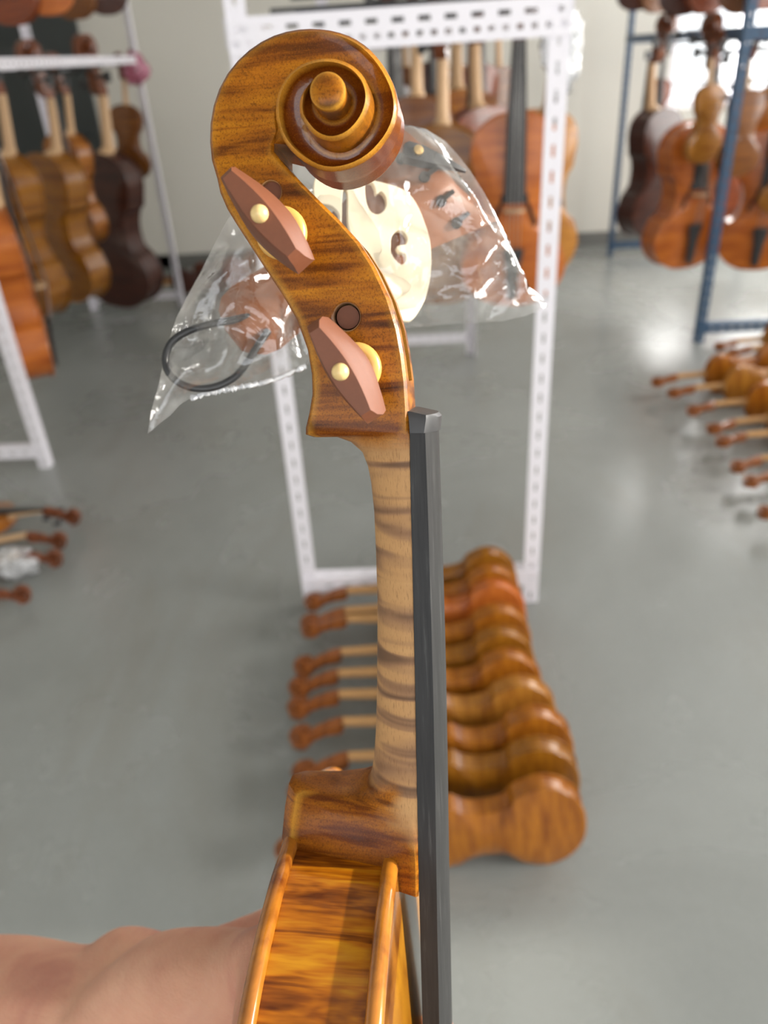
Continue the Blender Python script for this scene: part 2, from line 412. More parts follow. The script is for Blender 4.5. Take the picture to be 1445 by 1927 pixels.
rackL = rack('storage_rack', 'white slotted steel rack at the left with brown cellos hanging inside', M['white_metal'], lx0, lx1, G(100, 880).y, G(345, 575).y,
             [(1.465, 1, .05), (.10, 1, .05), (2.25, 1, .05)])
bx0 = (G(1308, 645).x+G(1150, 490).x)/2
rackB = rack('storage_rack', 'blue slotted steel rack at the right in front of the bright window', M['blue_metal'], bx0, bx0+1.0, G(1308, 645).y, 5.95,
             [(1.41, 1, .05), (.10, 1, .05), (2.25, 1, .05)])

# ------------------------------------------------------------------ shop instruments (unit = body length)
HALF = [(0, 0), (.075, .004), (.135, .02), (.2, .055), (.255, .11), (.286, .175), (.291, .215), (.282, .27), (.26, .32), (.246, .352),
        (.232, .362), (.198, .378), (.172, .42), (.157, .49), (.156, .55), (.168, .61), (.19, .655), (.212, .672), (.216, .69),
        (.222, .725), (.235, .79), (.236, .83), (.226, .885), (.20, .927), (.165, .957), (.12, .98), (.07, .995), (.03, 1.0)]
def outline(n=3):
    r = [(p.x, p.y) for p in catmull([(x, y, 0) for x, y in HALF], n)]
    return r + [(-x, y) for x, y in reversed(r[1:])]
def plate(mb, ol, z0, th, arch, sgn, grow=1.035):
    cy = .5; rings = []
    def rg(s, z): return [(x*s, cy+(y-cy)*s, z0+sgn*z) for x, y in ol]
    rings.append(rg(.9, 0)); rings.append(rg(grow-.006, 0)); rings.append(rg(grow, th*.5)); rings.append(rg(grow-.008, th))
    for s in (.95, .86, .7, .5, .28, .08): rings.append(rg(s, th + arch*(1-s**2.2)))
    mb.loft(rings, True, True, True)
INS = {}
def instrument_meshes(kind):
    rh = .085 if kind == 'violin' else .155
    ol = outline(2); D = {}
    b = MB(); b.loft([[(x, y, -rh/2) for x, y in ol], [(x, y, rh/2) for x, y in ol]]); D['ribs'] = b
    b = MB(); plate(b, ol, rh/2, .012, .038, 1); D['top_plate'] = b
    b = MB(); plate(b, ol, -rh/2, .012, .034, -1); D['back_plate'] = b
    zt = rh/2 + .012
    b = MB(); rings = []
    for y, w, z0, dp in ((.985, .060, zt, rh+.03), (1.012, .054, zt+.005, rh*.72), (1.03, .042, zt+.008, .065), (1.06, .038, zt+.010, .05), (1.2, .036, zt+.022, .046), (1.35, .034, zt+.034, .042)):
        rings.append([(w*math.cos(a)*-1, y, z0 - dp*math.sin(a)) for a in [math.pi*k/8 for k in range(9)]])
    b.loft(rings); D['neck'] = b
    # pegbox and scroll
    b = MB(); rings = []
    zc = zt+.034
    for y, zf, zb, w in ((1.34, zc, zc-.058, .036), (1.37, zc, zc-.085, .036), (1.44, zc-.018, zc-.088, .033), (1.51, zc-.052, zc-.115, .030), (1.56, zc-.085, zc-.150, .027), (1.60, zc-.085, zc-.172, .024)):
        rings.append([(-w, y, zf), (w, y, zf), (w, y, zb), (-w, y, zb)])
    b.loft(rings)
    prev = []
    for k in range(0, 61):                       # the volute: a spiral ribbon that widens towards the eye
        t = k/60; a = math.radians(200 - 640*t); r = .078*(1-t)**.8 + .016; w = .026 + .036*t
        prev.append((Vector((0, 1.60 + math.sin(a)*r, zc-.105 + math.cos(a)*r)), w, Vector((0, math.sin(a), math.cos(a)))))
    rings = []
    for p, w, rad in prev:
        q = p - rad*.026
        rings.append([p+Vector((-w, 0, 0)), p+Vector((w, 0, 0)), q+Vector((w*.92, 0, 0)), q+Vector((-w*.92, 0, 0))])
    b.loft(rings); b.lathe([(.0, -.066), (.022, -.064), (.022, .064), (0, .066)], (0, 1.60, zc-.105), (1, 0, 0), 10)
    D['scroll'] = b
    b = MB(); rings = []
    for y, w, z in ((.58 if kind == 'violin' else .57, .062, zt+.045), (1.0, .052, zt+.032), (1.35, .036, zt+.036)):
        rings.append([(-w, y, z-.008), (w, y, z-.008), (w, y, z+.006), (w*.5, y, z+.014), (-w*.5, y, z+.014), (-w, y, z+.006)])
    b.loft(rings); D['fingerboard'] = b
    b = MB(); b.loft([[(-w, y, z), (-w*.4, y, z+.012), (w*.4, y, z+.012), (w, y, z), (0, y, z-.01)] for y, w, z in ((.03, .028, zt+.045), (.2, .04, zt+.058), (.33, .062, zt+.07))]); D['tailpiece'] = b
    b = MB(); b.loft([[(x, y, zt+.03), (x, y, zt+.03+hh), (x, y+.012, zt+.03+hh), (x, y+.012, zt+.03)] for x, hh, y in ((-.058, .05, .53), (-.03, .078, .53), (0, .088, .53), (.03, .078, .53), (.058, .05, .53))]); D['bridge'] = b
    for s in (-1, 1):
        b = MB()
        pts = [(.075, .60), (.062, .612), (.068, .58), (.088, .535), (.108, .49), (.118, .462), (.108, .452)]
        def zz(x, y): return zt + .040*(1-min(1, math.hypot(x/.23, (y-.5)/.5))**2.0) + .003
        pp = catmull([(s*x, y, zz(x, y)) for x, y in pts], 3)
        b.tube(pp, .010, 6, True, .35); D.setdefault('f_hole', []).append(b)
    for i, (y, s) in enumerate(((1.40, 1), (1.45, -1), (1.49, 1), (1.53, -1))):
        b = MB(); z = zc-.05-.03*i
        b.tube([(-s*.045, y, z), (s*.085, y, z)], [.010, .012], 8)
        b.loft([[(s*q, y+cy_*wy, z+cz_*wz) for cy_, cz_ in ((-1, -1), (1, -1), (1, 1), (-1, 1))] for q, wy, wz in ((.082, .012, .012), (.11, .034, .014), (.135, .030, .012))])
        D.setdefault('tuning_peg', []).append(b)
    b = MB()
    for s in (-1.5, -.5, .5, 1.5):
        b.tube([(s*.012, 1.35, zt+.052), (s*.022, .536, zt+.122), (s*.022, .32, zt+.085)], .0022, 4)
    D['string_set'] = b
    return {k: ([m.mesh(k, None, angle=40) for m in v] if isinstance(v, list) else [v.mesh(k, None, angle=40)]) for k, v in D.items()}
for k in ('violin', 'cello'):
    INS[k] = instrument_meshes(k)
    for ms in INS[k].values():
        for me in ms: me.materials.append(None)
BARE = ('ribs', 'top_plate', 'back_plate', 'neck', 'scroll', 'f_hole', 'fingerboard')
FULL = BARE + ('fingerboard', 'tailpiece', 'bridge', 'tuning_peg', 'string_set')
UNFIT = ('ribs', 'top_plate', 'back_plate', 'neck', 'scroll', 'f_hole')
def instrument(kind, name, m, scale, colour, label, parts=FULL, group=None, neck='pale_neck', head='head'):
    root = thing(name, label, name.split('_')[-1], m @ Matrix.Scale(scale, 4), group)
    for p in dict.fromkeys(parts):
        for me in INS[kind][p]:
            o = link(p, me, root)
            mt = {'ribs': VAR[colour], 'top_plate': VAR[colour], 'back_plate': VAR[colour], 'neck': M[neck] if neck in M else VAR[neck], 'scroll': VAR[head],
                  'fingerboard': M['ebony'], 'tailpiece': M['ebony'], 'bridge': M['pale_neck'], 'f_hole': M['hole'], 'tuning_peg': M['ebony'], 'string_set': M['string']}[p]
            o.material_slots[0].link = 'OBJECT'; o.material_slots[0].material = mt
    return root
def basis(x, y, z, o):
    return Matrix(((x.x, y.x, z.x, o.x), (x.y, y.y, z.y, o.y), (x.z, y.z, z.z, o.z), (0, 0, 0, 1)))
def hang(kind, name, px, pyt, pyb, Y, face, colour, label, rk=None, parts=FULL, lean=0, group=None, neck='pale_neck', head='head', rail=None):
    lo, hi = AY(px, pyb, Y), AY(px, pyt, Y); s = hi.z-lo.z
    a = math.radians(face); z = Vector((math.sin(a), -math.cos(a), 0)); y = Vector((0, 0, 1))
    y = Matrix.Rotation(math.radians(lean), 3, z) @ y; x = y.cross(z)
    r = instrument(kind, name, basis(x, y, z, lo), s, colour, label, parts, group, neck, head)
    if rk:
        top = lo + y*(1.55*s); bar = MB(); o = rk.matrix_world.translation
        wx = {rackC: (cx0, cx1), rackL: (lx0, lx1), rackB: (bx0, bx0+1.0)}[rk]
        bar.tube([Vector((wx[0], top.y, top.z))-o, Vector((wx[1], top.y, top.z))-o], .006, 6); bar.build('hanging_rod', M['dark_metal'], rk)
    return r

# centre rack
NB = ('ribs', 'top_plate', 'back_plate', 'neck', 'scroll', 'f_hole', 'tuning_peg')
hang('cello', 'cello', 962, 218, 562, 2.45, -7, 'orange', 'orange-brown cello with long black fingerboard beside the right post of the white rack', rackC, FULL)
hang('cello', 'cello', 832, 238, 560, 2.62, 165, 'olive', 'golden cello seen from the back with a pale neck, above the plastic bag', rackC, NB)
hang('cello', 'cello', 905, 205, 520, 3.05, 200, 'rust', 'dark red cello between the golden and the orange cello in the white rack', rackC, FULL)
hang('cello', 'cello', 868, 172, 480, 3.42, 190, 'amber', 'amber cello behind the dark red one in the white rack', rackC, NB)
hang('cello', 'cello', 790, 185, 500, 2.95, 170, 'brown', 'brown cello just right of the scroll in the white rack', rackC, NB)
hang('cello', 'cello', 746, 165, 480, 3.56, 20, 'dark', 'dark brown cello half hidden behind the scroll in the white rack', rackC, FULL)
hang('cello', 'cello', 1002, 212, 520, 3.25, 30, 'honey', 'honey cello partly covered by the orange-brown cello in the white rack', rackC, FULL)
for i, (px, yt, yb, Y, c, what) in enumerate([
    (772, 128, 300, 3.84, 'brown', 'brown violin far back in the white rack, nearest the scroll'),
    (815, 118, 290, 3.55, 'dark', 'dark violin far back in the white rack, second from the scroll'),
    (862, 125, 296, 3.75, 'amber', 'amber violin far back in the white rack behind the pale necks'),
    (900, 122, 290, 3.62, 'rust', 'red violin far back in the white rack beside the black fingerboard'),
    (938, 128, 300, 3.80, 'brown', 'brown violin far back in the white rack behind the black fingerboard')]):
    hang('violin', 'violin', px, yt, yb, Y, 15 if i % 2 else 195, c, what, rackC, FULL if i % 2 else NB)
# blue rack
hang('cello', 'cello', 1212, 208, 440, 4.75, 215, 'dark', 'dark brown cello at the left end of the blue rack', rackB, FULL)
hang('cello', 'cello', 1275, 235, 497, 4.35, 18, 'orange', 'bright orange cello hanging low left of the blue post', rackB, FULL)
hang('violin', 'violin', 1318, 162, 305, 4.15, 200, 'honey', 'honey violin hanging just left of the blue post', rackB, NB)
hang('violin', 'violin', 1382, 172, 330, 4.02, 195, 'brown', 'brown violin hanging just right of the blue post', rackB, NB)
hang('violin', 'violin', 1432, 165, 285, 4.45, 160, 'honey', 'golden violin second from the blue post on its right', rackB, NB)
hang('cello', 'cello', 1352, 255, 425, 5.35, 190, 'rust', 'dark red cello deep behind the blue post', rackB, FULL)
hang('cello', 'cello', 1412, 250, 500, 4.25, -12, 'orange', 'orange cello hanging low right of the blue post', rackB, FULL)
hang('violin', 'violin', 1462, 262, 400, 4.1, 170, 'olive', 'tan violin cut off by the right edge beside the orange cello', rackB, NB)
hang('violin', 'violin', 1228, 150, 262, 5.2, 10, 'rust', 'reddish violin behind the dark cello in the blue rack', rackB, FULL)
# left rack
hang('cello', 'cello', 72, 288, 588, 3.55, 148, 'olive', 'large golden brown cello seen from the back in the left rack', rackL, NB, lean=4)
hang('cello', 'cello', 148, 285, 558, 3.95, 150, 'olive', 'golden brown cello right behind the largest one in the left rack', rackL, FULL, lean=4)
hang('cello', 'cello', 160, 250, 455, 4.35, 150, 'amber', 'amber cello third in line in the left rack', rackL, NB, lean=5)
hang('cello', 'cello', 238, 285, 568, 4.85, 160, 'dark', 'dark brown cello at the far right of the left rack', rackL, NB, lean=4)
hang('violin', 'violin', 250, 197, 336, 5.15, 172, 'brown', 'small brown violin alone at the far end of the left rack', rackL, UNFIT, lean=6)
hang('cello', 'cello', 66, 385, 703, 3.05, 122, 'orange', 'orange cello behind the near post at the left edge', rackL, FULL, lean=3)
hang('cello', 'cello', -25, 270, 520, 3.35, 150, 'rust', 'rust red cello cut off by the left edge of the photo', rackL, NB, lean=3)
# upper tiers: only the lower ends reach the picture
for i, (px, pyb, Y, c, rk, what) in enumerate([
    (30, 44, 3.3, 'rust', rackL, 'rust red violin in the upper tier of the left rack, nearest the left edge'),
    (95, 26, 3.7, 'orange', rackL, 'orange violin second from the left edge in the upper tier'),
    (145, 34, 4.2, 'brown', rackL, 'brown violin third from the left edge in the upper tier'),
    (205, 26, 4.8, 'dark', rackL, 'near black violin at the right of the left upper tier'),
    (1195, 18, 5.4, 'dark', rackB, 'dark violin in the upper tier at the left end of the blue rack'),
    (1235, 22, 5.0, 'brown', rackB, 'brown violin in the upper blue tier, second from the left'),
    (1280, 28, 4.7, 'dark', rackB, 'dark violin in the upper blue tier, third from the left'),
    (1325, 24, 4.4, 'rust', rackB, 'reddish violin in the upper blue tier just left of the post'),
    (1395, 24, 4.3, 'brown', rackB, 'brown violin in the upper blue tier right of the post'),
    (1440, 16, 4.2, 'rust', rackB, 'reddish violin in the upper blue tier at the right edge'),
    (745, -8, 2.4, 'dark', rackC, 'dark violin in the upper tier of the white rack')]):
    L = .37 if i < 10 else .36
    lo = AY(px, pyb, Y); t = lo + Vector((0, 0, L))
    a = math.radians(20 if i % 2 else 170); z = Vector((math.sin(a), -math.cos(a), 0)); y = Vector((0, 0, 1))
    instrument('violin', 'violin', basis(y.cross(z), y, z, lo), L, c, what, UNFIT)
    o = rk.matrix_world.translation; wx = {rackC: (cx0, cx1), rackL: (lx0, lx1), rackB: (bx0, bx0+1.0)}[rk]
    bar = MB(); zt = lo.z+1.55*L
    bar.tube([Vector((wx[0], lo.y, zt))-o, Vector((wx[1], lo.y, zt))-o], .006, 6); bar.build('hanging_rod', M['dark_metal'], rk)

# ------------------------------------------------------------------ violins on the floor, standing on their ribs
def floor_violin(xend, y, colour, label, group, yaw=0, dirx=-1, roll=0, kind=UNFIT, s=.356):
    """scroll points to dirx along x; back plate towards -y; rests on the edge of its bouts"""
    a = math.radians(yaw); ly = Matrix.Rotation(a, 3, 'Z') @ Vector((dirx, 0, 0)); lx = Vector((0, 0, dirx))
    lz = lx.cross(ly)
    tilt = Matrix.Rotation(math.radians(-3.6*dirx*-1), 3, 'Y')   # both bouts touch the floor
    rr = Matrix.Rotation(math.radians(roll), 3, ly)
    lx, ly, lz = rr@lx, rr@ly, rr@lz
    t2 = Matrix.Rotation(math.radians(-4.9), 3, lz); lx, ly = t2@lx, t2@ly
    o = Vector((xend, y, .291*s*1.035+.002 + .215*s*math.sin(math.radians(4.9))))
    return instrument('violin', 'violin', basis(lx, ly, lz, o), s, colour, label, kind, group, 'gold_neck', 'gold_head')
ords = ['nearest', 'second', 'third', 'fourth', 'fifth', 'sixth', 'seventh', 'eighth', 'ninth', 'tenth', 'eleventh']
row = [(1092, 1545), (1082, 1470), (1070, 1410), (1040, 1350), (1015, 1300), (1000, 1252), (992, 1205), (985, 1165), (975, 1130), (968, 1098)]
for i, (px, py) in enumerate(row):
    p = G(px, py, .10)
    floor_violin(p.x, p.y, ('amber', 'olive', 'amber', 'honey', 'amber', 'olive', 'amber', 'orange', 'amber', 'olive')[i],
                 ('amber violin nearest to the viewer in the floor row behind the fingerboard' if i == 0 else
                  '%s violin from the front in the floor row below the white rack' % ords[i]),
                 'violins in the row under the white rack', yaw=(2, -2, 1, 0, -1, 1, 3, -4, 2, 0)[i], roll=(2, -2, 1, -1, 2, 0, -3, 3, 0, 1)[i])
rrow = [(1228, 720), (1262, 745), (1296, 775), (1330, 805), (1352, 835), (1376, 878), (1402, 908), (1425, 960)]
for i, (px, py) in enumerate(rrow):
    p = G(px, py, .06)
    floor_violin(p.x+.585, p.y, ('amber', 'honey', 'amber', 'honey', 'olive', 'amber', 'amber', 'brown')[i],
                 ('farthest violin of the right floor row, its scroll farthest left' if i == 0 else
                  '%s violin from the back in the right floor row, scroll to the left' % ords[i]),
                 'violins in the floor row at the right', yaw=(1, -2, 0, 2, -1, 1, 0, 2)[i], roll=(0, 3, -2, 1, 2, -2, 0, 1)[i])
for i, (px, py) in enumerate(((1352, 655), (1378, 668), (1405, 690))):
    p = G(px, py, .1)
    floor_violin(p.x+.62, p.y+.12, ('honey', 'amber', 'honey')[i], '%s violin of the short golden row under the blue rack bar' % ('farthest', 'middle', 'nearest')[i], 'violins in the short row by the blue rack')
for i in range(7):
    floor_violin(-1.30+.02*(i % 3)+.1*i, 5.50+.11*i, ('dark', 'rust', 'brown', 'dark', 'rust', 'brown', 'dark')[i],
                 '%s violin of the dark pile on the floor by the far wall' % ords[i], 'violins piled at the far wall', yaw=(4, -6, 8, 0, -4, 5, 2)[i])
# left floor: scrolls pointing right
def flat_violin(px, py, z, yaw, colour, label, parts, tilt=0, group='violins lying on the floor at the left edge'):
    s = .356; a = math.radians(yaw); ly = Vector((math.cos(a), math.sin(a), 0)); lz = Vector((0, 0, 1)); 
    lz = Matrix.Rotation(math.radians(tilt), 3, ly) @ lz; lx = ly.cross(lz)
    o = G(px, py, z) - ly*1.66*s; o.z = z
    instrument('violin', 'violin', basis(lx, ly, lz, o), s, colour, label, parts, group)
flat_violin(146, 968, .065, 2, 'amber', 'violin with black fingerboard lying at the left edge, farthest of its heap', FULL)
flat_violin(120, 1012, .06, 8, 'honey', 'violin with pale neck lying second from the back at the left edge', UNFIT)
flat_violin(112, 1045, .06, 14, 'brown', 'reddish brown violin head beside the white plastic bag at the left', UNFIT)
flat_violin(52, 1112, .06, 20, 'rust', 'violin nearest to the viewer in the heap at the left edge', UNFIT)
def crumple(n, seed, rx, ry, rz, c, mat, name, label, cat):
    bm = bmesh.new(); bmesh.ops.create_icosphere(bm, subdivisions=4, radius=1)
    for v in bm.verts:
        q = v.co*2.1 + Vector((seed, 0, 0)); k = 1 + .35*(noise.noise(q)) + .22*abs(noise.noise(q*2.3)) - .1
        v.co = Vector((v.co.x*rx*k, v.co.y*ry*k, v.co.z*rz*k))
    me = bpy.data.meshes.new(name); bm.to_mesh(me); bm.free(); me.shade_smooth(); me.materials.append(mat)
    o = link(name, me); o.location = c; tag(o, label, cat); return o
c = G(25, 1062, .05); crumple(1, 3, .085, .06, .05, (c.x, c.y, .055), M['white_film'], 'plastic_bag', 'crumpled white plastic bag on the floor heap at the left edge', 'bag')
c = AY(262, 128, G(345, 575).y-.06); crumple(1, 9, .075, .05, .085, (lx1-.02, c.y+.02, c.z), M['pink_film'], 'plastic_bag', 'pink plastic bag tied to the far post of the left rack', 'bag')
c = AY(1088, 92, cy0+.45); crumple(1, 17, .05, .09, .10, (cx1+.065, c.y, c.z), M['white_film'], 'plastic_bag', 'pale plastic bag hanging outside the right post of the white rack', 'bag')

# ------------------------------------------------------------------ THE HELD VIOLIN
VF = Frame(722.5, 963.5, .212, (-.115, .185, -.974), (-.028, -1, 0))
V = VF.V; mm = .001
violin = thing('violin', 'unfinished violin held upright in the hand, seen from its side with carved scroll on top', 'violin', VF.matrix())
NS = 48                                           # stations per turn of the scroll
def V2(px, py, d): q = V(px, py, d*mm); return Vector((q.x, q.y))
# outer curve: px, py, half width (mm) of the near edge there
SP = [(404, 335, 10.4), (396, 300, 10.2), (392, 265, 10.0), (393, 235, 9.8), (397, 205, 9.6), (405, 175, 9.4), (418, 147, 9.2), (436, 121, 9.0), (458, 99, 8.8),
      (485, 78, 8.7), (518, 62, 8.6), (550, 54, 8.5), (588, 51, 8.5), (620, 54, 8.5), (652, 63, 8.6), (680, 78, 8.7), (705, 101, 8.8), (725, 128, 9.0), (740, 158, 9.2),
      (748, 183, 9.4), (748, 210, 9.6), (740, 240, 9.9), (720, 271, 10.2), (693, 298, 10.5), (657, 316, 10.8), (624, 322, 11.1), (596, 317, 11.4), (568, 301, 11.8),
      (543, 279, 12.2), (525, 251, 12.6), (518, 224, 13.0), (516, 196, 13.4), (523, 168, 13.8), (538, 141, 14.2), (563, 120, 14.6), (590, 110, 15.0), (621, 107, 15.4),
      (648, 113, 15.8), (676, 132, 16.2), (691, 155, 16.6), (696, 179, 16.9), (690, 210, 17.2), (673, 238, 17.5), (651, 257, 17.8), (624, 265, 18.1), (596, 257, 18.4),
      (574, 235, 18.7), (560, 210, 19.0), (556, 188, 19.2), (560, 168, 19.4), (571, 152, 19.6), (587, 141, 19.8)]
EYED = 20.4
ce = V2(616, 171, EYED)
eye_r = (V2(650, 171, EYED) - V2(582, 171, EYED)).length/2
pol = []; last = None
for px, py, d in SP:
    q = V2(px, py, d)-ce; a = math.atan2(q.y, q.x)
    if last is not None:
        while a > last + .5: a -= 2*math.pi
    last = a; pol.append((a, q.length, d*mm))
th0 = pol[0][0]
def spiral(a):
    """radius and depth on the outer curve at unwrapped angle a (runs clockwise, decreasing)"""
    if a >= pol[0][0]: return pol[0][1], pol[0][2]
    for i in range(len(pol)-1):
        if pol[i][0] >= a >= pol[i+1][0]:
            t = (a-pol[i][0])/(pol[i+1][0]-pol[i][0])
            g = lambda k: pol[max(0, min(len(pol)-1, k))]
            p0, p1, p2, p3 = (g(i-1)[1], g(i)[1], g(i+1)[1], g(i+2)[1])
            r = .5*(2*p1 + (p2-p0)*t + (2*p0-5*p1+4*p2-p3)*t*t + (3*p1-p0-3*p2+p3)*t**3)
            return r, lerp(pol[i][2], pol[i+1][2], t)
    return pol[-1][1], pol[-1][2]
step = 2*math.pi/NS
JE = int((th0-pol[-1][0])/step)                   # stations on the spiral
raw = [spiral(th0 - j*step) for j in range(JE+1)]
smo = [(sum(raw[max(0, min(JE, j+k))][0] for k in (-1, 0, 1))/3, raw[j][1]) for j in range(JE+1)]
fade = lambda j: max(0.0, min(1.0, (JE-j)/10.0))
Rj = [lerp(eye_r*1.0, smo[j][0], fade(j)**.6 if j > JE-10 else 1) for j in range(JE+1)]
Dj = [smo[j][1] for j in range(JE+1)]
# pegbox pairs (outer edge, inner edge) from the throat down to the neck and heel
# B px,py ; I px,py ; dB, dI (mm) ; m: 0 = pegbox section, 1 = round neck section ; varnish
PEG = [((412, 362), (514, 284), 10.6, 10.6, 0, 1), ((425, 392), (534, 309), 10.7, 10.7, 0, 1), ((440, 417), (562, 338), 10.8, 10.8, 0, 1), ((458, 445), (600, 377), 10.9, 10.9, 0, 1),
       ((478, 476), (640, 416), 11.0, 11.0, 0, 1), ((500, 510), (675, 455), 11.1, 11.1, 0, 1), ((530, 555), (705, 502), 11.3, 11.3, 0, 1), ((557, 602), (732, 560), 11.4, 11.4, 0, 1),
       ((577, 658), (750, 618), 11.6, 11.6, 0, 1), ((585, 705), (759, 668), 11.8, 11.8, 0, 1), ((586, 742), (765, 718), 12.0, 12.0, 0, 1), ((580, 778), (768, 768), 12.0, 12.1, 0, 1),
       ((572, 806), (769, 795), 11.5, 12.1, .05, .95), ((571, 819), (770, 806), 11.0, 12.2, .1, .85), ((585, 824), (770, 813), 10.5, 12.2, .15, .72), ((625, 823), (770, 820), 9, 12.2, .35, .6), ((655, 833), (771, 832), 6, 12.2, .6, .45),
       ((680, 852), (771, 848), 3, 12.2, .85, .25), ((693, 875), (771, 872), 0, 12.3, 1, .1), ((699, 905), (772, 905), 0, 12.4, 1, .02), ((705, 960), (773, 960), 0, 12.5, 1, 0), ((708, 1030), (775, 1030), 0, 12.8, 1, 0),
       ((711, 1120), (777, 1120), 0, 13.1, 1, 0), ((711, 1210), (779, 1210), 0, 13.4, 1, 0), ((710, 1300), (781, 1300), 0, 13.7, 1, 0), ((708, 1370), (782, 1370), 0, 14.0, 1, 0),
       ((704, 1425), (783, 1425), 0, 14.3, 1, 0), ((699, 1452), (784, 1457), 0, 14.5, 1, (.35, 0)), ((690, 1468), (784, 1485), 0, 14.8, .92, (.95, 0)), ((665, 1478), (785, 1510), 1, 15.1, .75, (1, 0)), ((625, 1482), (785, 1535), 2.5, 15.4, .5, (1, .05)),
       ((580, 1481), (786, 1565), 4, 15.8, .3, (1, .3)), ((550, 1479), (786, 1595), 5, 16.2, .12, (1, .65)), ((538, 1486), (786, 1615), 6, 16.4, .03, (1, .9)), ((531, 1530), (787, 1645), 7.5, 16.8, 0, (1, 1)), ((524, 1602), (787, 1690), 9, 17.2, 0, (1, 1))]
mb = MB(); NK = 13
def half_ring(B, I, dB, dI, m, vn, wall=True, front=True, conc=0.0, flute=.0010, wear=.0, deep=0, cham=0):
    """13 points from back-middle to front-middle, near side (d >= 0)"""
    e = (I-B); L = max(e.length, 1e-6); e = e/L; s_ = min(1, L/.003)
    pg = [(0, 0), (flute, .52*dB), (0, .86*dB), (.0001*s_, dB-.0009), (.0010*s_, dB-.0001), (min(.0028, .25*L) if not cham else .0060, None), (.33*L if not cham else .4*L, None), (.64*L, None), (L-min(.0026, .25*L), None), (L-.0008*s_, None), (L, dI-.0008), (L, .5*dI), (L, 0)]
    if cham: pg[1:5] = [(0, .4*dB), (0, max(.2*dB, dB-cham*1.2)), (cham*.9, dB), (cham*1.25, dB+.0004)]
    pts = []
    for k, (t, d) in enumerate(pg):
        if d is None:
            d = lerp(dB, dI, t/L) - conc*math.sin(math.pi*min(1, (t/L)*1.0))**.7
        a = math.pi/2*min(1, k/9.6)
        te, de = L*(1-math.cos(a)), dI*math.sin(a)
        if k >= 10: te, de = L, (dI*.985, .5*dI, 0)[k-10]
        p = B + e*lerp(t, te, m); dd = lerp(d, de, m)
        w = 0
        if m < .3: w = {3: .25 if deep > .9 else 0, 4: 1.0, 9: .5}.get(k, 0)*(wear)
        vv = vn if not isinstance(vn, tuple) else lerp(vn[0], vn[1], max(0, min(1, ((lerp(t, te, m)/L)-.55)/.35)))
        pts.append((p.x, p.y, dd, (vv, w, deep if 4 < k < 10 else (deep if k < 3 else (1.0 if k == 3 and wear < .8 and not cham else 0)), deep if 4 < k < 10 and not cham and m == 0 and abs(dB) < 1 and deep != .55 else 0)))  # outer scroll walls: shade of the underside put into the colour
    return pts
near = {}
def put(key, p):
    near[key] = mb.vert(p[:3], p[3])
npeg = len(PEG)
# stations: pegbox/neck ones count down: index -(i+1); spiral 0..JE
for i, (b_, i_, dB, dI, m, vn) in enumerate(PEG):
    B = V2(*b_, dB); I = V2(*i_, dI)
    heel = i > 28; vn = (vn, vn) if not isinstance(vn, tuple) else vn
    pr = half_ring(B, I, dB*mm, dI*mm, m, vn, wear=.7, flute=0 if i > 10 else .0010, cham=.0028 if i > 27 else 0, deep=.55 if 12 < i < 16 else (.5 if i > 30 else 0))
    for k, p in enumerate(pr): put((-(i+1), k), p)
apex = V2(509, 256, 10.4)
def cdir(j): a = th0-j*step; return Vector((math.cos(a), math.sin(a)))
for j in range(JE+1):
    u = cdir(j); B = ce + u*Rj[j]; dB = Dj[j]
    if j+NS <= JE: ri = Rj[j+NS]*.995 + .0002; fl = min(.0026, (Dj[j+NS]-dB)*.6+.0006)
    else: ri = eye_r; fl = .0040
    turn = j/NS
    if turn < 1:
        cn = 0.0 if j < 12 else min(1, (j-12)/20)*.0022; fl = lerp(0, .0022, min(1, max(0, (j-6)/22)))
    else: cn = .0020
    if j == 0: ri = (apex-ce).length
    deep = 0 if j < 10 else min(1, (j-10)/22)
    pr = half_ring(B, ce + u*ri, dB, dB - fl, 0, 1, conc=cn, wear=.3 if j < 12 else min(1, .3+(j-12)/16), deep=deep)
    first = 3 if j > NS else 0                   # later turns stand on the face of the turn outside
    for k, p in enumerate(pr):
        if k < first: continue
        if k > 10 and j > 0: continue
        put((j, k), p)
def same(a, b_): near[a] = near[b_]
# inner turns share their foot with the outer turn's face
for j in range(NS, JE+1):
    src = (j-NS, 10)
    if j == NS:
        same((j, 2), src); same((j, 1), (0, 11)); same((j, 0), (0, 12))
    else: same((j, 2), src)
quads = []
def Q(*k):
    ids = []
    for q in k:
        if near[q] not in ids: ids.append(near[q])
    if len(ids) > 2: quads.append(tuple(ids))
for i in range(npeg-1):
    for k in range(NK-1): Q((-(i+1), k), (-(i+1), k+1), (-(i+2), k+1), (-(i+2), k))
for k in range(NK-1): Q((0, k), (0, k+1), (-1, k+1), (-1, k))
for j in range(JE):
    lo = 0 if j < NS else 2
    for k in range(lo, 10): Q((j, k), (j, k+1), (j+1, k+1), (j+1, k))
# end cap of the heel (near half)
quads.append(tuple(near[(-npeg, k)] for k in range(NK)))
# the eye: a turned button standing on the last turn's faces
eye_cols = list(range(JE-NS+1, JE+1)); tops = []
for j in eye_cols:
    u = cdir(j); col = [near[(j, 10)]]
    for rr, dd, w in ((.93, EYED-2.6, .1), (1.0, EYED-.9, .8), (.97, EYED-.1, 1.0), (.80, EYED+.5, .25), (.45, EYED+.8, 0), (.12, EYED+.9, 0)):
        p = ce + u*eye_r*rr; col.append(mb.vert((p.x, p.y, dd*mm), (1, w, .25)))
    tops.append(col)
for c in range(len(tops)):
    n_ = (c+1) % len(tops)
    for k in range(6): quads.append((tops[c][k], tops[c][k+1], tops[n_][k+1], tops[n_][k]))
quads.append(tuple(t[-1] for t in tops))
